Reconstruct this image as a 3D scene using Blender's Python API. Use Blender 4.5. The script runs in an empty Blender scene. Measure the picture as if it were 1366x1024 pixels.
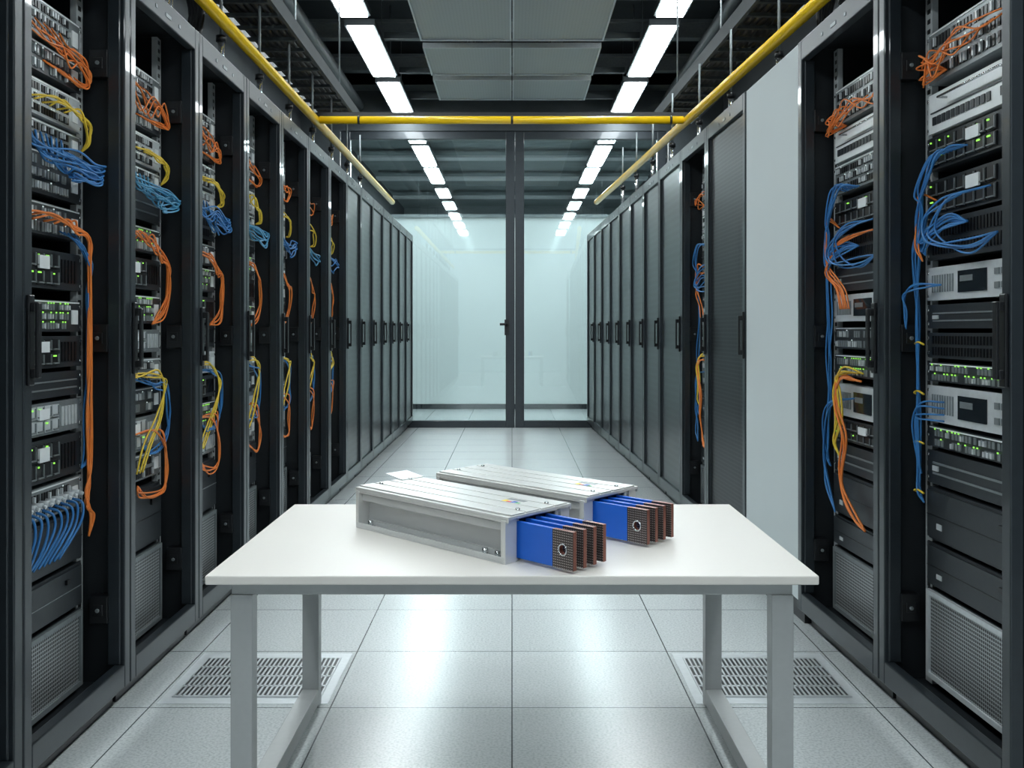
import bpy, math, random
from mathutils import Vector, Matrix
random.seed(7)
S = bpy.context.scene
COL = S.collection
try: S.view_settings.view_transform = 'Standard'
except Exception: pass
PI = math.pi
ORD = ['zeroth','first','second','third','fourth','fifth','sixth','seventh','eighth','ninth','tenth','eleventh','twelfth','thirteenth','fourteenth','fifteenth','sixteenth','seventeenth','eighteenth','nineteenth','twentieth']

# ---------------------------------------------------------------- materials
def mat(name, col, rough=.5, metal=0., noise=0., nscale=60, bump=0., coat=0., emit=None, es=0.):
    m = bpy.data.materials.new(name); m.use_nodes = True
    nt = m.node_tree; b = nt.nodes['Principled BSDF']
    b.inputs['Base Color'].default_value = (*col, 1); b.inputs['Roughness'].default_value = rough
    b.inputs['Metallic'].default_value = metal
    if coat: b.inputs['Coat Weight'].default_value = coat
    if emit:
        b.inputs['Emission Color'].default_value = (*emit, 1); b.inputs['Emission Strength'].default_value = es
    tc = nt.nodes.new('ShaderNodeTexCoord'); n = nt.nodes.new('ShaderNodeTexNoise')
    n.inputs['Scale'].default_value = nscale; nt.links.new(tc.outputs['Object'], n.inputs['Vector'])
    if noise:
        r = nt.nodes.new('ShaderNodeMix'); r.data_type = 'RGBA'
        r.inputs[6].default_value = (*[c*(1-noise) for c in col], 1); r.inputs[7].default_value = (*[min(1, c*(1+noise)) for c in col], 1)
        nt.links.new(n.outputs['Fac'], r.inputs[0]); nt.links.new(r.outputs[2], b.inputs['Base Color'])
    if bump:
        bp = nt.nodes.new('ShaderNodeBump'); bp.inputs['Strength'].default_value = bump; bp.inputs['Distance'].default_value = .002
        nt.links.new(n.outputs['Fac'], bp.inputs['Height']); nt.links.new(bp.outputs[0], b.inputs['Normal'])
    return m

def dotmat(name, cbase, cdot, sx, sz, rad, bx=0., bz=0., ax='XZ', rough=.5, metal=0., box=False):
    """dots of cdot on cbase, repeated sx, sz times a metre (object coordinates)"""
    m = bpy.data.materials.new(name); m.use_nodes = True
    nt = m.node_tree; b = nt.nodes['Principled BSDF']; N = nt.nodes; L = nt.links
    tc = N.new('ShaderNodeTexCoord'); sp = N.new('ShaderNodeSeparateXYZ'); L.new(tc.outputs['Object'], sp.inputs[0])
    def fr(out, s, bias):
        a = N.new('ShaderNodeMath'); a.operation = 'MULTIPLY_ADD'; a.inputs[1].default_value = s; a.inputs[2].default_value = bias; L.new(out, a.inputs[0])
        f = N.new('ShaderNodeMath'); f.operation = 'FRACT'; L.new(a.outputs[0], f.inputs[0])
        c = N.new('ShaderNodeMath'); c.operation = 'SUBTRACT'; c.inputs[1].default_value = .5; L.new(f.outputs[0], c.inputs[0])
        d = N.new('ShaderNodeMath'); d.operation = 'ABSOLUTE'; L.new(c.outputs[0], d.inputs[0]); return d.outputs[0]
    u = fr(sp.outputs[ax[0]], sx, bx); v = fr(sp.outputs[ax[1]], sz, bz)
    if box:
        q = N.new('ShaderNodeMath'); q.operation = 'MAXIMUM'; L.new(u, q.inputs[0]); L.new(v, q.inputs[1]); o = q.outputs[0]
    else:
        c = N.new('ShaderNodeCombineXYZ'); L.new(u, c.inputs[0]); L.new(v, c.inputs[1])
        q = N.new('ShaderNodeVectorMath'); q.operation = 'LENGTH'; L.new(c.outputs[0], q.inputs[0]); o = q.outputs['Value']
    lt = N.new('ShaderNodeMath'); lt.operation = 'LESS_THAN'; lt.inputs[1].default_value = rad; L.new(o, lt.inputs[0])
    r = N.new('ShaderNodeMix'); r.data_type = 'RGBA'; r.inputs[6].default_value = (*cbase, 1); r.inputs[7].default_value = (*cdot, 1)
    L.new(lt.outputs[0], r.inputs[0]); L.new(r.outputs[2], b.inputs['Base Color'])
    b.inputs['Roughness'].default_value = rough; b.inputs['Metallic'].default_value = metal
    return m

M = dict(
 frame = mat('frame metal', (.026,.034,.041), .36, .25, .15, 30, coat=.25),
 shell = mat('rack shell', (.016,.020,.024), .5, .2, .2, 20),
 black = mat('black plastic', (.008,.009,.011), .35, 0, .2),
 dark  = mat('dark equipment', (.036,.043,.049), .4, .3, .2, 40),
 mid   = mat('grey metal', (.24,.27,.28), .4, .4, .2, 50),
 light = mat('light metal', (.60,.64,.66), .4, .2, .12, 50),
 white = mat('white enamel', (.80,.84,.85), .4, 0, .05),
 chrome= mat('chrome', (.68,.71,.72), .22, .85, .05),
 yellow= mat('yellow paint', (.95,.60,.01), .35, 0, .05, 20, coat=.3),
 oran  = mat('orange cable', (.85,.23,.04), .45, 0, .1),
 blue  = mat('blue cable', (.035,.20,.50), .42, 0, .1),
 teal  = mat('light blue cable', (.08,.33,.55), .42, 0, .1),
 yel   = mat('yellow cable', (.85,.60,.05), .45, 0, .1),
 blk   = mat('black cable', (.010,.010,.012), .5, 0, .1),
 omod  = mat('orange module', (.9,.25,.03), .45, 0, .1),
 ledg  = mat('green light', (.1,.5,.05), .4, emit=(.40,1,.12), es=1.0),
 ledw  = mat('white light', (.6,.6,.6), .4, emit=(.8,1,1), es=.6),
 lcd   = mat('display', (.01,.015,.02), .12),
 led   = mat('light diffuser', (1,1,1), .5, emit=(.90,.98,1.0), es=38),
 top   = mat('table laminate', (.69,.665,.625), .38, 0, .02, 200),
 leg   = mat('table legs', (.38,.395,.395), .42, .2, .05),
 alu   = mat('aluminium', (.66,.665,.65), .34, .3, .03, 15),
 alu2  = mat('aluminium side shade', (.60,.61,.61), .40, .12, .03, 15),  # casing toned darker than the lid, side shading put into the colour
 bblue = mat('blue insulation', (.008,.125,.62), .42, 0, .06, 30),
 copper= mat('copper', (.24,.085,.06), .4, .5, .3, 80),
 wallp = mat('frosted wall with added glow', (.66,.73,.735), .30, 0, .03, 2, coat=.3, emit=(.80,.92,.92), es=.20),  # emission added to brighten the frosted wall, not light from behind
 wallr = mat('side wall', (.045,.054,.062), .7, 0, .15, 4),
 back  = mat('rear wall', (.6,.63,.65), .8, 0, .05, 4),
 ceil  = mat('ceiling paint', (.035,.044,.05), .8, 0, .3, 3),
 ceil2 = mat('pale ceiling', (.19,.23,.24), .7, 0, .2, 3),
 beam  = mat('ceiling steel', (.06,.073,.080), .5, .3, .2, 8),
 tray  = mat('tray steel', (.045,.053,.058), .45, .3, .2, 8),
 panel = mat('blank panel', (.64,.70,.71), .65, 0, .02, 4),
 red   = mat('red mark', (.7,.03,.03), .5), ymark = mat('yellow mark', (.9,.7,.03), .5), bmark = mat('blue mark', (.03,.1,.5), .5), gmark = mat('green mark', (.03,.4,.1), .5),
)
M['rail'] = dotmat('rail with holes', (.45,.48,.49), (.006,.007,.008), 1/.05, 1/.033, .24, .5, 0, rough=.4, metal=.2, box=True)
M['grille'] = dotmat('equipment grille', (.40,.43,.44), (.010,.011,.012), 1/.012, 1/.012, .38, rough=.4, metal=.3)
M['mesh'] = dotmat('mesh door', (.032,.038,.043), (.003,.004,.005), 1/.022, 1/.022, .38, rough=.4, metal=.4)
M['ceilp'] = dotmat('perforated ceiling panel', (.40,.44,.45), (.35,.39,.40), 1/.03, 1/.03, .25, ax='XY', rough=.5, metal=.1)
M['tip'] = dotmat('knurled contact', (.055,.042,.040), (.48,.43,.41), 1/.0062, 1/.0062, .25, rough=.35, metal=.4)
M['lcdp'] = dotmat('dark door sheet', (.026,.033,.038), (.008,.010,.012), 1/.03, 1/.05, .33, rough=.30, metal=.3)

def floor_mat():
    m = bpy.data.materials.new('raised floor tiles'); m.use_nodes = True
    nt = m.node_tree; b = nt.nodes['Principled BSDF']; N = nt.nodes; L = nt.links
    tc = N.new('ShaderNodeTexCoord')
    mp = N.new('ShaderNodeMapping'); mp.inputs['Location'].default_value = (6.0, -3.43+6, 0); L.new(tc.outputs['Object'], mp.inputs[0])
    br = N.new('ShaderNodeTexBrick'); br.offset = 0; br.squash = 1
    br.inputs['Color1'].default_value = (.60,.635,.64,1); br.inputs['Color2'].default_value = (.57,.605,.61,1); br.inputs['Mortar'].default_value = (.07,.08,.085,1)
    br.inputs['Scale'].default_value = 1; br.inputs['Brick Width'].default_value = .6; br.inputs['Row Height'].default_value = .6
    br.inputs['Mortar Size'].default_value = .0026; br.inputs['Mortar Smooth'].default_value = .2; L.new(mp.outputs[0], br.inputs['Vector'])
    n = N.new('ShaderNodeTexNoise'); n.inputs['Scale'].default_value = 120; n.inputs['Detail'].default_value = 3; L.new(tc.outputs['Object'], n.inputs['Vector'])
    cr = N.new('ShaderNodeValToRGB'); cr.color_ramp.elements[0].position = .32; cr.color_ramp.elements[0].color = (.74,.76,.77,1)
    cr.color_ramp.elements[1].position = .58; cr.color_ramp.elements[1].color = (1.05,1.05,1.05,1); L.new(n.outputs['Fac'], cr.inputs[0])
    mx = N.new('ShaderNodeMix'); mx.data_type = 'RGBA'; mx.blend_type = 'MULTIPLY'; mx.inputs[0].default_value = 1
    L.new(br.outputs['Color'], mx.inputs[6]); L.new(cr.outputs[0], mx.inputs[7]); L.new(mx.outputs[2], b.inputs['Base Color'])
    b.inputs['Roughness'].default_value = .24
    return m
M['floor'] = floor_mat()

def glass_mat():
    m = bpy.data.materials.new('door glass'); m.use_nodes = True
    nt = m.node_tree; N = nt.nodes; L = nt.links; N.remove(N['Principled BSDF'])
    t = N.new('ShaderNodeBsdfTransparent'); t.inputs[0].default_value = (.91,.97,.97,1)
    g = N.new('ShaderNodeBsdfGlossy'); g.inputs['Roughness'].default_value = .02; g.inputs['Color'].default_value = (.95,1,1,1)
    f = N.new('ShaderNodeFresnel'); f.inputs['IOR'].default_value = 1.9
    x = N.new('ShaderNodeMixShader'); L.new(f.outputs[0], x.inputs[0]); L.new(t.outputs[0], x.inputs[1]); L.new(g.outputs[0], x.inputs[2])
    L.new(x.outputs[0], N['Material Output'].inputs[0]); return m
M['glass'] = glass_mat()

# ---------------------------------------------------------------- mesh builder
class MB:
    def __init__(s): s.v = []; s.f = []; s.m = []; s.sm = []
    def box(s, x0,x1,y0,y1,z0,z1, mi=0, fn=None):
        b = len(s.v)
        p = [(x0,y0,z0),(x1,y0,z0),(x1,y1,z0),(x0,y1,z0),(x0,y0,z1),(x1,y0,z1),(x1,y1,z1),(x0,y1,z1)]
        if fn: p = [fn(*q) for q in p]
        s.v += p
        for f in ((3,2,1,0),(4,5,6,7),(0,1,5,4),(1,2,6,5),(2,3,7,6),(3,0,4,7)):
            s.f.append([b+i for i in f]); s.m.append(mi); s.sm.append(False)
        return s
    def tube(s, pts, r, seg=8, mi=0, cap=True):
        pts = [Vector(p) for p in pts]; n = len(pts); b = len(s.v); nrm = None
        for i, p in enumerate(pts):
            t = (pts[min(i+1,n-1)] - pts[max(i-1,0)]).normalized()
            if nrm is None:
                nrm = t.cross(Vector((0,0,1)))
                if nrm.length < .1: nrm = t.cross(Vector((1,0,0)))
            nrm = (nrm - t*nrm.dot(t)).normalized(); bn = t.cross(nrm)
            for k in range(seg):
                a = 2*PI*k/seg; s.v.append(tuple(p + nrm*math.cos(a)*r + bn*math.sin(a)*r))
        for i in range(n-1):
            for k in range(seg):
                s.f.append([b+i*seg+k, b+i*seg+(k+1)%seg, b+(i+1)*seg+(k+1)%seg, b+(i+1)*seg+k]); s.m.append(mi); s.sm.append(True)
        if cap:
            s.f.append([b+k for k in range(seg)][::-1]); s.f.append([b+(n-1)*seg+k for k in range(seg)]); s.m += [mi,mi]; s.sm += [False,False]
        return s
    def mesh(s, name, mats):
        me = bpy.data.meshes.new(name); me.from_pydata(s.v, [], s.f); me.update()
        for m in (mats if isinstance(mats, (list,tuple)) else [mats]): me.materials.append(m if not isinstance(m,str) else M[m])
        for p, mi, sm in zip(me.polygons, s.m, s.sm): p.material_index = mi; p.use_smooth = sm
        return me
    def build(s, name, mats, parent=None, bevel=0, loc=None):
        return ob(name, s.mesh(name, mats), parent, bevel, loc)

def ob(name, me, parent=None, bevel=0, loc=None):
    o = bpy.data.objects.new(name, me); COL.objects.link(o)
    if parent is not None: o.parent = parent
    if loc: o.location = loc
    if bevel:
        b = o.modifiers.new('bevel','BEVEL'); b.width = bevel; b.segments = 2; b.limit_method = 'ANGLE'
    return o
def tag(o, label=None, cat=None, group=None, kind=None):
    if label: o['label'] = label
    if cat: o['category'] = cat
    if group: o['group'] = group
    if kind: o['kind'] = kind
    return o
def thing(name, label, cat, mw=None, group=None):
    o = bpy.data.objects.new(name, None); o.empty_display_size = .1; COL.objects.link(o)
    if mw is not None: o.matrix_world = mw
    return tag(o, label, cat, group)
def T(x,y,z): return Matrix.Translation((x,y,z))
def smooth(pts, n=5):
    P = [Vector(p) for p in pts]; P = [P[0]*2-P[1]] + P + [P[-1]*2-P[-2]]; out = []
    for i in range(1, len(P)-2):
        a,b,c,d = P[i-1:i+3]
        for k in range(n):
            t = k/n
            out.append(.5*((2*b)+(c-a)*t+(2*a-5*b+4*c-d)*t*t+(3*b-a-3*c+d)*t**3))
    out.append(P[-2]); return out

# ---------------------------------------------------------------- setting
def struct(name, mb, m, bevel=0):
    return tag(mb.build(name, m, None, bevel), kind='structure')
YP = 13.3
struct('floor', MB().box(-2.7,2.7,-4,26,-.05,0), 'floor')
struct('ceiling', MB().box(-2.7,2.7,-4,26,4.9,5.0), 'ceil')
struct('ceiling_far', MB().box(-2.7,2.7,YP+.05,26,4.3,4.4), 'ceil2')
struct('wall_left', MB().box(-2.8,-2.7,-4,26,0,5), 'wallr')
struct('wall_right', MB().box(2.7,2.8,-4,26,0,5), 'wallr')
struct('wall_rear', MB().box(-2.8,2.8,-4.1,-4,0,5), 'back')
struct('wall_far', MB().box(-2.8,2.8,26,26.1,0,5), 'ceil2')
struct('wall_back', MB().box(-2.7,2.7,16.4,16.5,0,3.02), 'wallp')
struct('baseboard_back', MB().box(-2.7,2.7,16.37,16.4,0,.08), 'frame')
struct('trim_1', MB().box(-2.7,2.7,16.36,16.52,3.02,3.07), 'mid')
hd = MB().box(-2.7,2.7,YP-.04,YP+.04,3.79,4.30).box(-2.7,-2.2,YP-.04,YP+.04,0,3.79).box(2.0,2.7,YP-.04,YP+.04,0,3.79)
struct('wall_partition', hd, 'beam')
def door(n, x0, x1, hs):
    d = bpy.data.objects.new('door_%d'%n, None); COL.objects.link(d); d.location = ((x0+x1)/2, YP, 0); d['kind'] = 'structure'
    w = (x1-x0)/2; f = MB(); e = .115
    f.box(-w,-w+e,-.05,.05,0,3.78); f.box(w-e,w,-.05,.05,0,3.78); f.box(-w+e,w-e,-.05,.05,3.68,3.78); f.box(-w+e,w-e,-.05,.05,.0,.09)
    f.build('door_frame', 'frame', d, .006)
    MB().box(-w+e,w-e,-.005,.005,.09,3.68).build('glass_pane', 'glass', d)
    if hs:
        x = hs*(w-.10); h = MB().box(x-.03,x+.03,-.062,-.05,1.18,1.38); h.tube([(x,-.06,1.32),(x,-.10,1.32),(x-hs*.09,-.10,1.32)],.015)
        h.build('door_handle', 'black', d)
door(1, -2.18, .035, 1); door(2, .040, 1.97, 0)

# ---------------------------------------------------------------- floor vents
def vent(cx, label):
    t = thing('floor_vent', label, 'floor vent', T(cx, 3.73, 0), 'perforated floor vents')
    MB().box(-.285,.285,-.27,.27,0,.002).build('surround', 'light', t)
    MB().box(-.25,.25,-.205,.205,.002,.003).build('opening', 'black', t)
    g = MB(); n = 30
    for i in range(n+1):
        x = -.25+.5*i/n; g.box(x-.0032,x+.0032,-.205,.205,.003,.006)
    for y in (-.205,-.103,0,.103,.205): g.box(-.253,.253,y-.006,y+.006,.003,.006)
    g.build('slats', 'light', t)
vent(-.90, 'slotted metal floor vent seen behind the left table legs')
vent(.90, 'slotted metal floor vent seen behind the right table legs')

# ---------------------------------------------------------------- racks
H = 2.46
cache = {}
def cm(key, fn):
    if key not in cache: cache[key] = fn()
    return cache[key]
def rackM(side, d):
    if side < 0: return T(-1.31, d, 0) @ Matrix.Rotation(PI/2, 4, 'Z')
    return T(1.368-.028*d, d, 0) @ Matrix.Rotation(math.atan2(-1,.028), 4, 'Z')
def rack(side, d, pitch, label, door='open'):
    far = -side; mw = rackM(side, d); hw = pitch/2-.004; inn = pitch/2-.06
    t = thing('server_rack', label, 'server rack', mw, 'server racks in the left row' if side<0 else 'server racks in the right row')
    def shell():
        m = MB(); m.box(-hw,-hw+.02,0,.9,.06,H-.01); m.box(hw-.02,hw,0,.9,.06,H-.01); m.box(-hw+.02,hw-.02,.88,.9,.06,H-.01)
        m.box(-hw+.02,hw-.02,0,.88,H-.03,H-.01); m.box(-hw+.02,hw-.02,0,.88,.06,.08); return m.mesh('cabinet','shell')
    ob('cabinet', cm(('sh',pitch),shell), t)
    def base():
        m = MB(); m.box(-hw+.01,hw-.01,.02,.88,.0,.06)
        return m.mesh('plinth','black')
    ob('plinth', cm(('pl',pitch),base), t)
    def dframe():
        m = MB(); w = .046
        m.box(-hw,-hw+w,-.035,0,.07,H); m.box(hw-w,hw,-.035,0,.07,H); m.box(-hw+w,hw-w,-.035,0,H-.085,H); m.box(-hw+w,hw-w,-.035,0,.07,.145)
        m.box(-hw+w,-hw+w+.008,-.022,.02,.145,H-.085); m.box(hw-w-.008,hw-w,-.022,.02,.145,H-.085)
        return m.mesh('door_frame','frame')
    df = ob('door_frame', cm(('df',pitch),dframe), t, .006)
    for x,wd in ((0,.03),(-.13,.008),(.13,.008)):
        ob('lock_plate', cm(('lp',wd),lambda: MB().box(-wd,wd,-.0375,-.035,H-.058,H-.045).mesh('lock_plate','mid')), df, 0, (x,0,0))
    def handle():
        m = MB(); m.box(-.016,.016,-.045,-.035,1.10,1.34); m.box(-.011,.011,-.066,-.056,1.12,1.32); m.box(-.011,.011,-.058,-.044,1.12,1.145); m.box(-.011,.011,-.058,-.044,1.295,1.32)
        return m.mesh('door_handle','black')
    ob('door_handle', cm('hd',handle), df, .003, (-far*(hw-.024),0,0))
    if door == 'open':
        for sx in (-1,1):
            r = cm('rl', lambda: MB().box(-.025,.025,0,.02,.09,H-.05).mesh('mounting_rail','rail'))
            ob('mounting_rail', r, t, 0, (sx*(inn-.025),.10,0))
        def br():
            m = MB()
            m.box(-.022,.022,-.03,.03,-.045,.045); m.box(-.026,-.022,-.016,.016,-.018,.018); m.tube([(-.026,0,0),(-.033,0,0)],.007,8,1)
            return m.mesh('side_bracket',['black','mid'])
        for z in (2.12,1.22,.33):
            b = ob('side_bracket', cm('br',br), t, .003, (far*(inn+.010),.045,z))
            if far < 0: b.rotation_euler = (0,0,PI)
    elif door == 'mesh':
        ob('mesh_panel', cm(('mp',pitch),lambda: MB().box(-hw+.048,hw-.048,-.016,-.010,.145,H-.085).mesh('mesh_panel','mesh')), t)
    elif door == 'dark':
        ob('door_panel', cm(('dp',pitch),lambda: MB().box(-hw+.048,hw-.048,-.018,-.010,.145,H-.085).mesh('door_panel','lcdp')), t)
    return mw, inn

# rack mounted units: list of (part name, mesh)
def unit_meshes(kind, hw, h, var):
    rnd = random.Random(len(kind)*977+int(h*1000)*31+var*7+int(hw*1000))
    P = []
    bodymat = {'patch':'mid','patch_w':'light','switch':'dark','switch_led':'dark','server':'dark','server_led':'dark','server_w':'mid','blank':'dark','chassis':'dark','chassis_w':'dark','grille':'dark','vent':'dark','display':'light','white_unit':'white'}[kind]
    P.append(('body', MB().box(-hw,hw,-.012,.38,.002,h-.002).mesh('body', bodymat)))
    for sx in (-1,1):
        x0, x1 = sorted((sx*hw, sx*(hw+.026))); m = MB().box(x0,x1,-.005,-.001,.003,h-.003)
        for z in ((h/2,) if h < .07 else (.018,h-.018)): m.tube([(sx*(hw+.014),-.005,z),(sx*(hw+.014),-.010,z)],.0055,8,1)
        P.append(('mounting_ear', m.mesh('mounting_ear', ['light' if bodymat in ('light','white','mid') else 'dark','chrome'])))
    F = -.012
    if kind in ('patch','patch_w','switch','switch_led'):
        m = MB(); nn = 22; rows = 1 if h < .05 else (2 if h < .10 else 3); lo = MB(); ns = MB()
        for r in range(rows):
            z0 = h*(.10+.86/rows*r); z1 = z0 + h*.58/rows
            for i in range(nn):
                x = -hw*.92+1.5*hw*i/nn + (i//6)*.010
                if kind.startswith('switch') and rnd.random() < .15: continue
                m.box(x,x+hw*1.0/nn,F-.003,F,z0,z1)
                if rnd.random() < .35: ns.box(x+.001,x+hw*.8/nn,F-.010,F-.003,z0+.002,z1-.003)
                if kind=='switch_led' and rnd.random()<.45: lo.box(x,x+hw*.5/nn,F-.005,F-.003,z1,z1+.0042)
                elif rnd.random()<.14: lo.box(x,x+hw*.5/nn,F-.005,F-.003,z1,z1+.004)
        P.append(('port_row', m.mesh('port_row','black' if not kind.startswith('switch') else 'mid')))
        if ns.v: P.append(('plug_row', ns.mesh('plug_row','light')))
        if lo.v: P.append(('indicator_strip', lo.mesh('indicator_strip','ledg' if kind=='switch_led' else 'ledw')))
        P.append(('label_strip', MB().box(-hw*.98,hw*.98,F-.002,F,h-.009,h-.005).mesh('label_strip','white' if kind!='switch' else 'light')))
        P.append(('badge', MB().box(hw*.76,hw*.92,F-.004,F,h*.25,h*.7).mesh('badge','white')))
    elif kind.startswith('server'):
        m = MB(); nb = 7; tr = MB(); lg = MB()
        for i in range(nb):
            x0 = -hw*.94+i*(hw*1.35/nb); x1 = x0+hw*1.35/nb-.006; zz = [(h*.1,h*.9)] if h < .08 else [(h*.1,h*.47),(h*.53,h*.9)]
            for z0,z1 in zz:
                m.box(x0,x1,F-.005,F,z0,z1)
                tr.box(x0+.004,x1-.010,F-.010,F-.005,z0+.004,z0+.008); tr.box(x1-.008,x1-.004,F-.009,F-.005,z0+.003,z1-.003)
                if rnd.random() < (.65 if 'led' in kind else .25): lg.box(x0+.005,x0+.005+rnd.choice((.006,.012,.018)),F-.008,F-.005,z1-.011,z1-.0065)
        for k in range(5): 
            x = hw*.48+k*hw*.09; m.box(x,x+hw*.05,F-.004,F,h*.2,h*.8)
        P.append(('drive_bay_row', m.mesh('drive_bay_row','black' if kind!='server_w' else 'light')))
        P.append(('lever_row', tr.mesh('lever_row','mid')))
        if lg.v: P.append(('indicator_strip', lg.mesh('indicator_strip','ledg')))
        P.append(('badge', MB().box(-hw*.15,hw*.1,F-.011,F-.005,h*.5,h*.82).mesh('badge','white')))
        if kind == 'server_led' and var and hw < .3: P.append(('orange_module', MB().box(-hw*.96,-hw*.6,F-.014,F-.005,h*.15,h*.8).mesh('orange_module','omod')))
    elif kind == 'blank':
        P.append(('vent_slots', MB().box(-hw*.9,hw*.9,F-.003,F,h*.3,h*.36).box(-hw*.9,hw*.9,F-.003,F,h*.6,h*.66).mesh('vent_slots','mid')))
        P.append(('badge', MB().box(-hw*.9,-hw*.78,F-.004,F,h*.4,h*.55).mesh('badge','light')))
    elif kind == 'vent':
        m = MB()
        for i in range(26):
            x = -hw*.92+i*hw*1.6/26; m.box(x,x+hw*.03,F-.004,F,h*.14,h*.44); m.box(x,x+hw*.03,F-.004,F,h*.56,h*.86)
        P.append(('vent_slots', m.mesh('vent_slots','black')))
        P.append(('badge', MB().box(hw*.76,hw*.92,F-.006,F-.004,h*.35,h*.65).mesh('badge','light')))
        P.append(('handle', MB().tube([(hw*.72,F,h*.2),(hw*.72,F-.025,h*.2),(hw*.72,F-.025,h*.8),(hw*.72,F,h*.8)],.004,6).mesh('handle','mid')))
    elif kind in ('chassis','chassis_w'):
        P.append(('cover', MB().box(-hw*.97,hw*.97,F-.010,F,h*.06,h*.94).mesh('cover','dark')))
        P.append(('seam', MB().box(-hw*.97,hw*.97,F-.012,F-.010,h*.48,h*.495).mesh('seam','mid' if kind=='chassis_w' else 'black')))
        P.append(('badge', MB().box(-hw*.75,-hw*.64,F-.0125,F-.010,h*.25,h*.36).mesh('badge','light')))
        P.append(('latch', MB().box(hw*.5,hw*.6,F-.018,F-.010,h*.68,h*.78).mesh('latch','black')))
    elif kind == 'grille':
        m = MB().box(-hw*.99,-hw*.93,F-.012,F,.004,h-.004).box(hw*.93,hw*.99,F-.012,F,.004,h-.004).box(-hw*.93,hw*.93,F-.012,F,h-.020,h-.004).box(-hw*.93,hw*.93,F-.012,F,.004,.020)
        P.append(('grille_frame', m.mesh('grille_frame','light' if var==0 and hw>.3 else 'mid')))
        P.append(('grille_mesh', MB().box(-hw*.93,hw*.93,F-.005,F,.020,h-.020).mesh('grille_mesh','grille')))
    elif kind == 'display':
        P.append(('screen', MB().box(-hw*.35,hw*.2,F-.004,F,h*.2,h*.8).mesh('screen','lcd')))
        P.append(('screen_readout', MB().box(-hw*.3,-hw*.05,F-.005,F-.004,h*.5,h*.66).mesh('screen_readout','mid')))
        for i in range(4):
            for zz in (.24,.60): P.append(('button', MB().box(hw*.35+i*hw*.12,hw*.43+i*hw*.12,F-.005,F,h*zz,h*(zz+.16)).mesh('button','mid')))
        m = MB()
        for i in range(9): m.box(-hw*.92+i*hw*.055,-hw*.90+i*hw*.055,F-.003,F,h*.25,h*.75)
        P.append(('vent_slots', m.mesh('vent_slots','mid')))
        P.append(('knob', MB().tube([(hw*.93,F,h*.5),(hw*.93,F-.018,h*.5)],.012,12).mesh('knob','black')))
    elif kind == 'white_unit':
        m = MB()
        for i in range(12): m.box(-hw*.9+i*hw*.10,-hw*.83+i*hw*.10,F-.004,F,h*.2,h*.40)
        m.box(-hw*.95,hw*.95,F-.003,F,h*.5,h*.53); m.box(hw*.45,hw*.85,F-.004,F,h*.2,h*.4)
        P.append(('port_row', m.mesh('port_row','dark')))
        P.append(('handle', MB().tube([(-hw*.6,F,h*.75),(-hw*.6,F-.03,h*.75),(hw*.6,F-.03,h*.75),(hw*.6,F,h*.75)],.004,6).mesh('handle','chrome')))
    return P
KN = {'patch':('patch_bay','grey patch panel','patch panel'),'patch_w':('patch_bay','pale patch panel','patch panel'),'switch':('network_switch','dark network switch','network switch'),'switch_led':('network_switch','switch with green port lights','network switch'),
 'server':('rack_server','dark server with drive bays','server'),'server_led':('rack_server','server with green status lights','server'),'server_w':('rack_server','light-fronted server','server'),
 'blank':('filler_unit','dark flat filler unit','filler unit'),'chassis':('power_unit','plain dark power unit','power unit'),'chassis_w':('power_unit','dark power unit with grey seam','power unit'),
 'grille':('ventilation_unit','grille-fronted ventilation unit','ventilation unit'),'vent':('rack_server','dark slotted server','server'),'display':('control_unit','light grey control unit with screen','control unit'),'white_unit':('network_appliance','white appliance with front handle','network appliance')}
def fill(mw, inn, units, where, var=0):
    hw = inn-.054; prev = H-.10
    for i,(z0,z1,k) in enumerate(units):
        z1 = round(min(prev-.010, z1+.030), 3); prev = z0
        nm, de, ca = KN[k]
        t = thing(nm, '%s, %s unit down in the %s' % (de, ORD[i+1], where), ca, mw @ T(0,.10,z0), 'equipment in the '+where)
        for pn, me in cm((k,round(hw,3),round(z1-z0,3),var), lambda: unit_meshes(k,hw,z1-z0,var)): ob(pn, me, t)
def cable(mw, far, pts, r, m, label, group):
    p = [Vector((x*far,y,z)) for x,y,z in pts]; o = p[0].copy()
    q = smooth([a-o for a in p], 6)
    c = MB().tube(q, r, 6).build('patch_cable', m); c.matrix_world = mw @ Matrix.Translation(o)
    tag(c, label, 'cable', group)
R = random.uniform
CN = {'oran':'orange','blue':'blue','teal':'light blue','yel':'yellow','blk':'black'}
FAC = [1.0]; VARY = [0.0]
def bundle(mw, far, n, m, fn, desc, where, r=.0040, j=.009):
    col = CN[m]; n2 = max(2, round(n*FAC[0])); sx = R(-.01,.01); v = VARY[0]
    wob = [(R(-v,v)*.7, R(-v,v)) for _ in range(14)]      # one shape change shared by the bundle, so racks differ
    if FAC[0] >= .8: r *= .80
    for i in range(n2):
        pts = fn(i*(n-1.0)/max(1,n2-1)); out = []
        for q,(x,y,z) in enumerate(pts):
            if 0 < q < len(pts)-1: x += R(-j,j)+sx+wob[q][0]; z += R(-j,j)*1.1+wob[q][1]; y = min(.082, .084-(.084-y)*.66+R(-j,j)*.7)
            x = min(x, .300 if far > 0 else .372)
            out.append((x,y,z))
        cable(mw, far, out, r, m, '%s patch cable %s of the %s' % (col, desc, where), '%s cables %s of the %s' % (col, desc, where))

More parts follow.
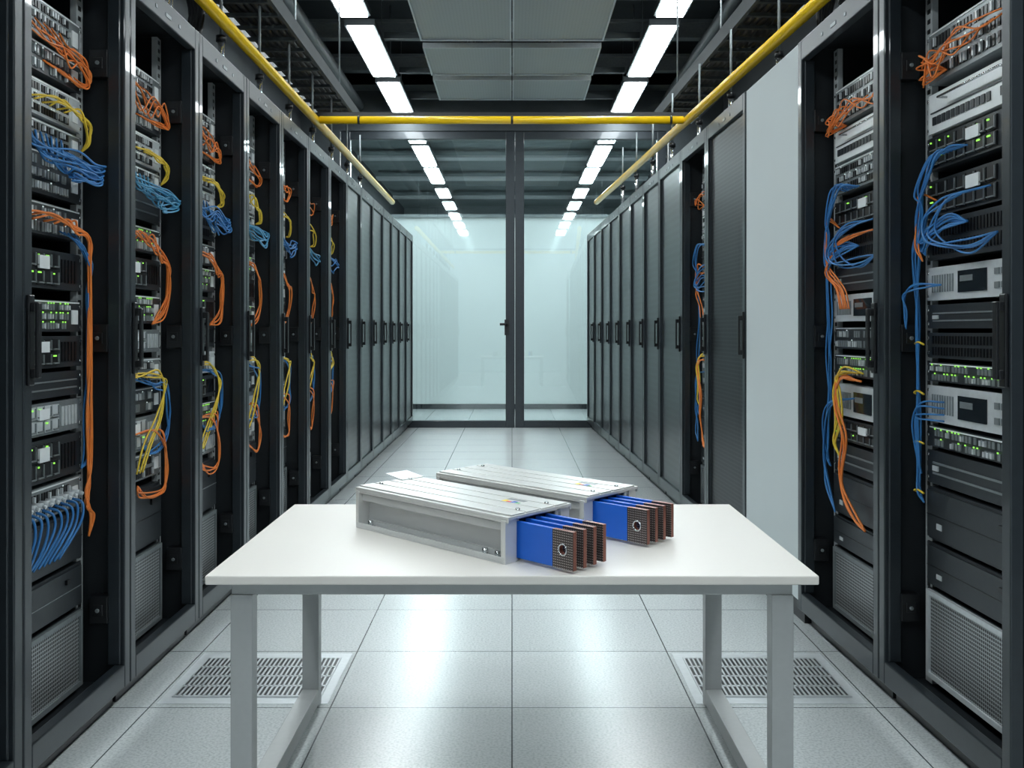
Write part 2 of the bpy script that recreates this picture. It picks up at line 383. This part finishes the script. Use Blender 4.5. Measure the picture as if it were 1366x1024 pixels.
def left_cables(mw, inn, k, where):
    e = inn-.03; F = .080
    bundle(mw,1,7,'oran',lambda i:[(-.22+.055*i,F+.005,2.16),(-.19+.05*i,.045,2.12),(-.05+.035*i,.04,2.09+R(-.03,.03)),(.10+.02*i,.035,2.10+R(-.02,.02)),(e-R(0,.04),.045,2.07+R(-.02,.02)),(e-.05,.06,2.03),(.0+.035*i,F+.005,2.05)],'looping at the top',where,.0036)
    bundle(mw,1,6,'yel',lambda i:[(-.12+.05*i,F,1.92),(-.06+.045*i,.03,1.935),(.06+.03*i,.025,1.93-.008*i),(e-.03-.008*i,.03,1.90),(e-.006*i,.05,1.85),(e-.03,F,1.82)],'arching out high up',where)
    bundle(mw,1,11,'blue' if k%2 else 'teal',lambda i:[(-.24+.035*i,F,1.83),(-.23+.03*i,.03,1.79-.006*i),(-.14+.03*i,.0,1.78-.008*i),(.03,-.03,1.775-.008*i),(.18,-.025,1.765-.006*i),(e+.01-.003*i,-.01,1.765-.004*i),(e-.04,.05,1.77),(.05+.015*i,F,1.80)],'sweeping across the upper half',where,.0042,.014)
    if k == 1:
        bundle(mw,1,6,'oran',lambda i:[(-.22+.07*i,F,1.57),(-.1+.05*i,.03,1.585),(.06+.02*i,.03,1.575-.006*i),(e-.03-.005*i,.035,1.54),(e-.004*i+.005,.05,1.43),(e+.004-.005*i,.05,1.15),(e-.005*i,.05,.95),(e-.01,.05,.80-.015*i),(e-.06,.035,.73-.01*i),(e-.02+.006*i,.04,.65),(e-.02,.06,.58)],'running down the far rail',where,.0044,.006)
        bundle(mw,1,5,'blue',lambda i:[(.1+.03*i,F,1.55),(.2,.04,1.52),(e+.01,.06,1.45),(e-.015+.006*i,.06,1.35),(e+.015,.065,1.20),(e-.01,.065,1.0),(e+.012-.006*i,.065,.85),(e-.03,F,.80)],'twisting down the far rail',where,.0034,.012)
        bundle(mw,1,11,'blue',lambda i:[(-.23+.042*i,F,.715),(-.23+.042*i,.03,.70),(-.235+.041*i,.025,.65),(-.25+.036*i,.04,.58+.002*i),(-.27+.034*i,.07,.55)],'dropping near the bottom',where,.0052,.004)
        for i in range(11):
            x = -.245+.043*i
            c = MB().tube([(0,0,0),(0,-.030,0)],.009,8).tube([(0,-.030,0),(0,-.04,-.004)],.006,8).build('cable_plug','light'); c.matrix_world = mw @ T(x,.083,.735)
            tag(c,'pale round cable plug on the lowest patch panel of the nearest left rack','plug','cable plugs in the nearest left rack')
    else:
        bundle(mw,1,7,'oran',lambda i:[(-.22+.05*i,F,1.58),(-.16+.04*i,.03,1.59),(0+.025*i,.025,1.59-.010*i),(.13+.012*i,.03,1.57-.010*i),(e-.02-.005*i,.035,1.50),(e+.005-.005*i,.045,1.40),(e-.015,.06,1.30+.01*i),(.16,F,1.27)],'hooking over at mid height',where)
        bundle(mw,1,4,'yel',lambda i:[(-.2+.05*i,F,1.08),(-.1+.05*i,.03,1.10),(.1+.02*i,.025,1.09-.01*i),(.2+.01*i,.03,1.02),(.17-.02*i,.03,.92),(.08-.03*i,.04,.80),(0-.02*i,.06,.72)],'slanting down below the middle',where,.0044)
        bundle(mw,1,5,'blue',lambda i:[(-.05+.04*i,F,1.07),(.1,.03,1.05),(e-.04,.04,1.03-.01*i),(e-.008*i,.05,.92),(e-.02,.05,.82),(.14-.02*i,.04,.78),(.05,F,.82)],'curling beside the far rail',where)
        bundle(mw,1,5,'oran',lambda i:[(-.05+.05*i,F,.86),(.08+.03*i,.03,.84),(.2,.03,.78),(e-.01-.01*i,.05,.68),(.2,.04,.60),(.05-.03*i,.035,.62+.01*i),(-.08,.05,.68)],'sagging near the bottom',where)

def right_cables(mw, inn, k, where):
    e = inn-.03; F = .080
    bundle(mw,-1,8,'oran',lambda i:[(-.26+.07*i,F,2.13),(-.18+.06*i,.03,2.10+R(-.03,.03)),(0+.04*i,.02,2.13-.01*i+R(-.03,.03)),(.14+.02*i,.03,2.10),(e-.03,.04,2.05+.01*i),(.18,F,2.06)],'looping at the top',where,.0034,.016)
    bundle(mw,-1,7,'blue',lambda i:[(.04+.025*i,F,1.80),(.12+.02*i,.02,1.80),(.22+.015*i,.015,1.74-.008*i),(e-.01-.006*i,.03,1.64),(e+.02-.006*i,.045,1.54),(e-.04,.04,1.50+.01*i),(.24,.02,1.52+.008*i),(.12,.03,1.55+.008*i),(.02,.07,1.57)],'ballooning out in the upper half',where,.0042,.011)
    bundle(mw,-1,4,'blue',lambda i:[(-.1+.06*i,F,1.66),(.02+.04*i,.01,1.64),(.16+.03*i,.0,1.58),(.12+.03*i,.0,1.51),(-.05,.02,1.49+.006*i),(-.18,.06,1.52)],'swirling in front of the upper servers',where,.0042,.018)
    bundle(mw,-1,5,'blue',lambda i:[(e-.03,F,1.62),(e+.015-.008*i,.05,1.50),(e+.0-.008*i,.05,1.30),(e+.012-.008*i,.05,1.12),(e-.008*i,.05,.95),(e+.015-.01*i,.05,.80),(e-.01,.05,.72),(e-.05,.06,.69)],'running down the far rail',where,.0038,.014)
    bundle(mw,-1,3,'oran',lambda i:[(e-.10,F,1.66),(e-.05,.03,1.69),(e-.01-.008*i,.035,1.62),(e-.01-.006*i,.04,1.52),(e-.04,.06,1.47)],'curving beside the blue bundle',where,.0036)
    if k == 2:
        bundle(mw,-1,6,'oran',lambda i:[(-.1+.05*i,F,1.62),(.05+.03*i,.03,1.61),(.2+.02*i,.03,1.58-.01*i),(e-.02-.01*i,.03,1.50),(.25-.02*i,.04,1.40),(.17-.02*i,.05,1.33)],'hooking over at mid height',where)
        bundle(mw,-1,3,'oran',lambda i:[(.02+.04*i,F,1.05),(.12+.03*i,.02,1.05),(.20-.015*i,.015,.95),(.11-.015*i,.015,.82),(.15-.015*i,.015,.70),(.10,.015,.60+.01*i),(.0,.02,.52+.01*i),(-.1,.05,.50)],'trailing down to the power unit',where,.0056)
        bundle(mw,-1,4,'yel',lambda i:[(.0+.04*i,F,1.08),(.10+.03*i,.02,1.10-.01*i),(.22-.02*i,.015,1.02),(.2-.02*i,.02,.90),(.24,.03,.80),(.2,.06,.74)],'drooping from the middle units',where,.0048)
        bundle(mw,-1,5,'blue',lambda i:[(.1,F,.98),(.25,.03,.96),(e+.01-.008*i,.03,.86),(e+.01,.04,.72),(e-.04,.03,.60+.01*i),(.2,.04,.52)],'swaying below the middle',where)
    else:
        bundle(mw,-1,3,'blue',lambda i:[(.22,F,1.39),(e-.02,.01,1.40-.01*i),(e+.03,-.01,1.36),(e+.03-.01*i,.0,1.30),(e+.02,.03,1.25)],'bowing past the upper control unit',where,.0040)
        bundle(mw,-1,4,'blue',lambda i:[(.20,F,1.02-.02*i),(e-.04,.03,1.02-.02*i),(e+.005-.006*i,.03,.95),(e-.005*i,.04,.85),(e-.03,.06,.78)],'curving past the lower control unit',where,.0040)
        bundle(mw,-1,4,'yel',lambda i:[(e-.06,.055,1.20-.16*i),(e-.02,.04,1.205-.16*i),(e+.02,.045,1.20-.16*i),(e+.025,.07,1.195-.16*i)],'tied short around the rail bundle',where,.0040,.003)

LEFT = [(2.12,2.20,'patch'),(2.01,2.07,'switch'),(1.88,1.96,'patch_w'),(1.80,1.86,'patch'),(1.65,1.75,'switch'),(1.53,1.60,'switch'),(1.37,1.46,'server_led'),(1.24,1.31,'switch_led'),(1.13,1.20,'server'),(1.04,1.10,'blank'),(.93,1.02,'server_w'),(.79,.89,'server_led'),(.68,.75,'patch'),(.51,.64,'chassis'),(.36,.49,'chassis_w'),(.10,.33,'grille')]
LEFT2 = [(2.12,2.20,'patch'),(2.01,2.07,'switch'),(1.87,1.96,'patch_w'),(1.80,1.86,'patch'),(1.66,1.74,'blank'),(1.54,1.61,'switch_led'),(1.40,1.49,'server_led'),(1.27,1.35,'switch_led'),(1.16,1.22,'server_w'),(1.05,1.11,'patch'),(.93,1.00,'switch'),(.79,.89,'server_w'),(.68,.75,'patch'),(.42,.62,'chassis'),(.10,.38,'grille')]
LEFT3 = [(2.13,2.20,'patch'),(2.02,2.08,'switch'),(1.89,1.97,'patch'),(1.79,1.86,'patch_w'),(1.66,1.74,'vent'),(1.54,1.61,'switch'),(1.42,1.50,'switch_led'),(1.28,1.37,'server_led'),(1.17,1.24,'server'),(1.05,1.12,'patch_w'),(.94,1.01,'server'),(.80,.89,'switch_led'),(.68,.75,'server_w'),(.42,.62,'chassis_w'),(.10,.38,'grille')]
RA = [(2.04,2.18,'patch'),(1.88,1.98,'white_unit'),(1.76,1.86,'server_led'),(1.61,1.70,'server'),(1.47,1.57,'vent'),(1.34,1.42,'display'),(1.25,1.31,'blank'),(1.155,1.235,'vent'),(1.08,1.145,'switch_led'),(.95,1.04,'display'),(.87,.94,'switch_led'),(.75,.85,'blank'),(.57,.73,'chassis'),(.42,.56,'chassis'),(.12,.40,'grille')]
RB = [(2.08,2.20,'patch'),(1.93,2.03,'white_unit'),(1.80,1.90,'patch'),(1.66,1.74,'server'),(1.52,1.60,'vent'),(1.40,1.47,'blank'),(1.28,1.36,'display'),(1.17,1.23,'switch'),(1.06,1.12,'switch_led'),(.90,1.00,'display'),(.80,.87,'server'),(.68,.76,'blank'),(.50,.64,'chassis'),(.37,.48,'chassis'),(.10,.34,'grille')]

P0 = 2.71; PL = .76
rack(-1, P0-PL/2, PL, "black server rack at the photo's left edge, only one post showing")
for i in range(14):
    d = P0+PL*(i+.5); n = i+1
    where = ('%s left rack' % ORD[n]) if i else 'nearest left rack'
    if i < 7:
        mw, inn = rack(-1, d, PL, 'black open-front rack full of cabled equipment, %s in the left row' % (ORD[n] if i else 'nearest'))
        fill(mw, inn, LEFT if i == 0 else (LEFT2 if i%2 else LEFT3), where, i%3)
        FAC[0] = (1,.85,.85,.45,.45,.3,.3)[i]; VARY[0] = 0 if i == 0 else .022
        left_cables(mw, inn, n, where)
    else:
        rack(-1, d, PL, 'tall dark closed rack, %s back in the left row' % ORD[n], 'dark')
edges = [2.62,3.50,4.40,5.28,6.20,7.00,7.87] + [7.87+.775*k for k in range(1,8)]
for i in range(13):
    a, b = edges[i], edges[i+1]; d = (a+b)/2; w = round(b-a,4)
    if i in (0,1,4):
        where = {0:'nearest right rack',1:'second right rack',4:'fifth right rack'}[i]
        mw, inn = rack(1, d, w, {0:'black open-front rack nearest on the right, with two screened control units',1:'black open-front rack on the right beside the smooth pale panel',4:'open rack with blue cables just beyond the mesh-doored rack on the right'}[i])
        FAC[0] = .4 if i == 4 else 1; VARY[0] = .012 if i else 0
        fill(mw, inn, RA if i == 0 else RB, where, i); right_cables(mw, inn, 1 if i == 0 else 2, where)
    elif i == 2:
        t = thing('cabinet_cover', 'tall smooth pale grey cover panel between racks in the right row', 'panel', rackM(1,d))
        hw = w/2-.004
        MB().box(-hw,hw,-.03,-.008,.10,H+.00).build('sheet','panel',t,.004)
        MB().box(-hw,hw,-.008,.9,.08,H-.02).build('cabinet','shell',t)
        MB().box(-hw+.01,hw-.01,.0,.88,0,.08).build('plinth','black',t)
    elif i == 3: rack(1, d, w, 'tall rack with closed black mesh door beyond the smooth pale panel', 'mesh')
    else: rack(1, d, w, 'tall dark closed rack, %s back in the right row' % ORD[i+1], 'dark')

# ---------------------------------------------------------------- table
t = thing('work_table', 'white-topped metal-legged table standing in the aisle', 'table', T(0,3.0,0))
MB().box(-.74,.74,-.50,.53,.633,.655).build('tabletop','top',t,.003)
f = MB(); f.box(-.69,.69,-.445,-.415,.596,.633); f.box(-.69,.69,.44,.47,.596,.633); f.box(-.69,-.66,-.415,.44,.596,.633); f.box(.66,.69,-.415,.44,.596,.633)
f.build('apron','leg',t,.002)
for sx in (-1,1):
    for y0 in (-.45,.425):
        MB().box(sx*.665-.027,sx*.665+.027,y0,y0+.05,.0,.596).build('leg','leg',t,.002)
    MB().box(sx*.665-.027,sx*.665+.027,-.40,.425,.012,.062).build('foot_rail','leg',t,.002)

# ---------------------------------------------------------------- busbar units
KS = -.17
def sh(x,y,z): return (x+KS*y, y, z)
def busbar(ox, oy, label, flap):
    ang = math.atan2(-.742,.67)
    t = thing('busbar_trunking', label, 'busbar unit', T(ox,oy,.655) @ Matrix.Rotation(ang,4,'Z'), 'busbar units on the table')
    L = .665; W = .245
    c = MB()
    for (y0,y1) in ((-.020,.044),(W-.044,W+.012)): c.box(0,L,y0,y1,0,.005,0,sh)            # bottom flanges
    c.box(0,L,.044,W-.044,.005,.010,0,sh)
    c.box(0,L,.030,.044,.005,.106,0,sh); c.box(0,L,W-.044,W-.030,.005,.106,0,sh)   # webs
    c.box(0,L,-.020,-.016,.005,.017,0,sh); c.box(0,L,W+.008,W+.012,.005,.015,0,sh)
    c.box(0,L,.022,.030,.005,.020,0,sh)
    c.box(0,L,.0,.030,.100,.106,0,sh); c.box(0,L,W-.030,W,.100,.106,0,sh)
    c.box(0,L,-.002,.003,.080,.100,0,sh); c.box(0,L,W-.003,W+.002,.080,.100,0,sh)
    c.box(0,L,.036,W-.036,.106,.112,0,sh)
    c.build('casing','alu2',t,.001)
    l = MB(); a,b = -.010,L+.014
    l.box(a,b,-.014,W+.012,.112,.120,0,sh); l.box(a,b,-.014,-.010,.104,.112,0,sh); l.box(a,b,W+.008,W+.012,.104,.112,0,sh)
    for y0,y1 in ((.0,.056),(.064,.118),(.126,.180),(.188,.242)): l.box(a+.003,b-.003,y0,y1,.120,.1242,0,sh)
    l.build('lid','alu',t,.001)
    for q,(xa,xb) in enumerate(((L-.012,L+.006),(-.004,.010))):
        for (ya,yb) in ((-.018,.026),(W-.026,W+.012)):
            MB().box(xa,xb,ya,yb,0,.110,0,sh).build('end_flange','alu',t,.001)
    MB().box(L-.012,L-.006,.044,W-.044,.010,.106,0,sh).build('inner_seal','black',t)
    for x in (L-.045,L-.095,.045):
        q = sh(x,.004,0); MB().tube([(q[0],q[1],.005),(q[0],q[1],.008)],.015,14).build('washer','chrome',t)
        m = MB(); m.tube([(q[0],q[1],.008),(q[0],q[1],.024)],.0085,6).build('bolt','chrome',t)
    for x,y in ((.03,.060),(L-.02,.060),(L-.02,.184),(.03,.184)):
        q = sh(x,y,0); MB().tube([(q[0],q[1],.120),(q[0],q[1],.1290)],.0060,8).build('screw','chrome',t)
    for k,(m_,x0) in enumerate((('ymark',.0),('red',.018),('bmark',.036),('gmark',.054))):
        MB().box(L-.15+x0,L-.134+x0,.128,.138 if k%2 else .148,.1242,.1247,0,sh).build('colour_mark',m_,t)
    MB().box(L-.155,L-.085,.156,.174,.1242,.1246,0,sh).build('rating_plate','mid',t)
    n = 4
    for i in range(n):
        y = .040+.043*i; z0,z1 = .008,.102; x0 = L-.006; x1 = L+.132; x2 = L+.204
        bar = MB().box(x0,x1,y-.0060,y+.0060,z0,z1,0,sh).build('insulated_bar','bblue',t,.001)
        # contact plate with a round hole
        tip = MB(); cx, cz, r = (x1+x2)/2, (z0+z1)/2, .012; N_ = 24; hx, hz = (x2-x1)/2, (z1-z0)/2
        def ring(yy, rad=None):
            out = []
            for k in range(N_):
                a_ = 2*PI*(k+.5)/N_; ca, sa = math.cos(a_), math.sin(a_)
                if rad: p = (cx+ca*rad, yy, cz+sa*rad)
                else:
                    s_ = min(hx/abs(ca) if abs(ca)>1e-6 else 9, hz/abs(sa) if abs(sa)>1e-6 else 9); p = (cx+ca*s_, yy, cz+sa*s_)
                out.append(p)
            # snap the nearest outer points to the corners
            if not rad:
                for cxs in (-1,1):
                    for czs in (-1,1):
                        c_ = (cx+cxs*hx, yy, cz+czs*hz); j = min(range(N_), key=lambda q:(out[q][0]-c_[0])**2+(out[q][2]-c_[2])**2); out[j] = c_
            return [sh(*p) for p in out]
        ya, yb = y-.007, y+.007
        tip.v = ring(ya)+ring(ya,r)+ring(yb)+ring(yb,r)
        for k in range(N_):
            k2 = (k+1)%N_
            for fc,mi in (((k,k2,N_+k2,N_+k),0),((2*N_+k2,2*N_+k,3*N_+k,3*N_+k2),0),((k2,k,2*N_+k,2*N_+k2),1),((N_+k,N_+k2,3*N_+k2,3*N_+k),1)):
                tip.f.append(list(fc)); tip.m.append(mi); tip.sm.append(False)
        tip.build('contact_plate',['tip','copper'],bar)
        if i == 0:
            rg = MB(); q = []
            for k in range(25):
                a_ = 2*PI*k/24; q.append(sh(cx+.0135*math.cos(a_), ya-.0008, cz+.0135*math.sin(a_)))
            rg.tube(q,.0022,6,0,False); rg.build('hole_rim','chrome',bar)
    if flap:
        m = MB(); m.box(-.06,.03,.150,.245,.1242,.127,0,lambda x,y,z: sh(x,y,z+max(0,-(x-.03))*.12)); m.build('end_cover','white',t)
busbar(-.455,3.13,'front aluminium busbar unit with four blue insulated bars, nearer the table edge',True)
busbar(-.236,3.44,'rear aluminium busbar unit with four blue bars, behind the other unit',False)

# ---------------------------------------------------------------- ceiling
HC = 1.247+2.72
segs = [(11.45,13.08),(9.32,11.18),(7.30,9.05),(5.2,6.5),(3.1,4.4),(1.0,2.3),(-1.1,.2),(-3.2,-1.9)]
beh = [(2*YP-b, 2*YP-a) for (a,b) in segs[:5]]
for sx in (-1,1):
    side = 'left' if sx<0 else 'right'
    for grp,beyond in ((segs,False),(beh,True)):
        for n_,(a,b) in enumerate(grp):
            lab = ('white ceiling light strip behind the glass doors, %s row, %s one back' if beyond else 'white ceiling light strip over the aisle, %s row, %s from the glass doors') % (side, ORD[n_+1])
            t = thing('ceiling_light', lab, 'ceiling light', T(sx*1.37,(a+b)/2,HC), 'ceiling light strips, %s row' % side)
            h = (b-a)/2; top = 4.9-HC if not beyond else 4.3-HC
            MB().box(-.14,.14,-h,h,.015,.075).build('housing','beam',t,.003)
            MB().box(-.115,.115,-h+.02,h-.02,0,.015).build('diffuser','led',t)
            for q in (-h*.7,h*.7): MB().tube([(0,q,.075),(0,q,top)],.006,6).build('suspension_rod','mid',t)
pn = 0
for (a,b) in ((11.35,12.35),(10.05,11.15),(8.50,9.82),(6.9,8.25)):
    pn += 1
    for sx in (-1,1):
        t = thing('ceiling_baffle', 'grey perforated hanging ceiling panel, %s row from the glass, %s half' % (ORD[pn], 'left' if sx<0 else 'right'), 'ceiling panel', T(sx*.435,(a+b)/2,HC+.02), 'hanging ceiling panels')
        h = (b-a)/2
        MB().box(-.415,.415,-h+.02,h-.02,.005,.02).build('perforated_sheet','ceilp',t)
        m = MB().box(-.43,-.415,-h,h,-.01,.04).box(.415,.43,-h,h,-.01,.04).box(-.415,.415,-h,-h+.02,-.01,.04).box(-.415,.415,h-.02,h,-.01,.04); m.build('panel_frame','light',t)
        for q in (-h+.1,h-.1): MB().tube([(0,q,.02),(0,q,.913)],.005,6).build('hanger_rod','mid',t)
for i,yb in enumerate((8.38,9.93,11.25,12.5)):
    o = MB().box(-1.22,1.22,-.03,.03,0,.06).build('cross_rail','beam',None,0,(0,yb,HC+.06)); tag(o,'thin dark steel cross rail under the ceiling, %s from the glass doors' % ORD[4-i],'ceiling rail','cross rails between the light rows')
for i,yb in enumerate((5.6,7.0,8.4,9.8,11.2,12.6)):
    o = MB().box(-2.7,2.7,-.07,.07,0,.03).box(-2.7,2.7,-.012,.012,.03,.17).box(-2.7,2.7,-.07,.07,.17,.20).build('ceiling_beam','mid',None,0,(0,yb,4.38)); tag(o,'wide steel beam across the dark open ceiling, %s from the front' % ORD[i+1],'beam','ceiling beams')
for x,z,r,lb in ((-.25,4.72,.10,'thick dark pipe along the ceiling, just left of centre'),(.55,4.75,.07,'dark pipe along the ceiling, right of centre'),(-1.95,4.1,.07,'thick dark pipe near the ceiling by the left wall'),(1.95,4.15,.06,'thick dark pipe near the ceiling by the right wall')):
    o = MB().tube([(0,0,0),(0,9.2,0)],r,14).build('ceiling_duct','beam',None,0,(x,4.0,z)); tag(o,lb,'pipe','ceiling pipes')
for i,(yy,z) in enumerate(((14.3,4.02),(15.7,4.02),(17.6,4.02),(20.0,4.02),(22.8,4.02))):
    o = MB().box(-2.6,2.6,-.16,.16,0,.04).build('ceiling_slat','light',None,0,(0,yy,z+.12)); tag(o,'pale ceiling slat beyond the glass doors, %s one back' % ORD[i+1],'ceiling slat','ceiling slats beyond the glass')

# yellow pipes
ZP = 2.70
def px(side,y): return -1.36 if side<0 else 1.36-.055*(y-4.56)
for side in (-1,1):
    o = MB().tube([(px(side,2.5),2.5,0),(px(side,7.25),7.25,0),(px(side,11.8),11.8,0)],.030,14)
    o = o.build('pipe',['yellow'],None,0,(0,0,ZP)); tag(o,'yellow pipe running along above the %s row of racks' % ('left' if side<0 else 'right'),'pipe','yellow pipes')
o = MB().tube([(px(-1,7.19)+.03,0,0),(px(1,7.19)-.03,0,0)],.027,12)
for x in (-1.06,0,1.1): o.tube([(x-.008,0,0),(x+.008,0,0)],.031,12,1)
o = o.build('pipe',['yellow','black'],None,0,(0,7.19,ZP)); tag(o,'yellow pipe crossing the aisle in front of the glass doors','pipe','yellow pipes')
o = MB().box(-1.36,1.22,-.03,.03,0,.025).build('support_bar','black',None,0,(0,7.25,ZP+.036)); tag(o,'black bar lying just above the yellow crossing pipe','bar')
for side in (-1,1):
    ys = [P0+PL*k for k in range(1,10)] if side<0 else edges[1:10]
    for k,yy in enumerate(ys):
        t = thing('pipe_support','short chrome pipe support on the rack tops, %s along the %s row' % (ORD[k+1],'left' if side<0 else 'right'),'pipe support',T(px(side,yy)+(-.038 if side<0 else .038),yy,H),'pipe supports')
        MB().tube([(0,0,0),(0,0,.17)],.016,10).tube([(0,0,0),(0,0,.015)],.028,10).build('post','chrome',t)
        MB().tube([(0,0,.17),(0,0,.20)],.024,10).build('collar','black',t)
        MB().tube([(0,0,.20),(0,0,.58)],.008,6).build('upper_rod','mid',t)
# cable ladders
for side in (-1,1):
    t = thing('cable_ladder','black cable ladder hanging above the %s row of racks' % ('left' if side<0 else 'right'),'cable ladder',T(side*1.50,6.2,3.05),'cable ladders')
    if side>0: t.rotation_euler = (0,0,math.radians(1.8))
    for q in (-1,1): MB().box(q*.17-.010,q*.17+.010,-3.0,2.9,0,.09).build('side_rail','beam' ,t)
    rg = MB().box(-.160,.160,0,.030,.01,.03).mesh('rung','beam')
    for k in range(24): ob('rung', rg, t, 0, (0,-2.95+k*.25,0))
    for q in (-2.2,-.2,1.8):
        for u in (-.17,.17): MB().tube([(u,q,.09),(u,q,1.8)],.007,6).build('hanger_rod','mid',t)
    for k in range(7):
        x0 = side*1.50-.126+.042*k
        c = MB().tube([(0,-3,0),(0,0,0),(0,2.9,0)],.0205,8).build('power_cable','blk',None,0,(x0,6.2,3.101))
        if side>0: c.rotation_euler = (0,0,math.radians(1.8))
        tag(c,'thick black cable lying on the %s overhead cable ladder' % ('left' if side<0 else 'right'),'cable','black cables on the %s ladder' % ('left' if side<0 else 'right'))
    for j,yc in enumerate((3.9,4.7) if side<0 else (4.15,4.75)):
        for k in range(5):
            x0 = side*(1.43+.02*k)
            pts = [(0,0,.62),(side*.02,.06+.01*k,.45),(0,.10+.02*k,.25),(side*.02,.05,.08),(side*.05,-.02,.0)]
            c = MB().tube(smooth(pts,5),.011,7).build('power_cable','blk',None,0,(x0,yc,H+.01))
            tag(c,'black cable dropping from the ladder onto the %s racks, %s bunch back' % ('left' if side<0 else 'right',ORD[j+1]),'cable','black drop cables, %s %s bunch' % (ORD[j+1],'left' if side<0 else 'right'))

# ---------------------------------------------------------------- world, camera
w = bpy.data.worlds.new('World'); S.world = w; w.use_nodes = True
w.node_tree.nodes['Background'].inputs[0].default_value = (.5,.6,.65,1); w.node_tree.nodes['Background'].inputs[1].default_value = .2
cam = bpy.data.cameras.new('Camera'); co = bpy.data.objects.new('Camera', cam); COL.objects.link(co)
co.location = (0,0,1.247); co.rotation_euler = (PI/2,0,0)
cam.sensor_width = 36; cam.lens = 36*1385/1366; cam.shift_y = -72/1366; cam.shift_x = 0; cam.clip_end = 100
S.camera = co
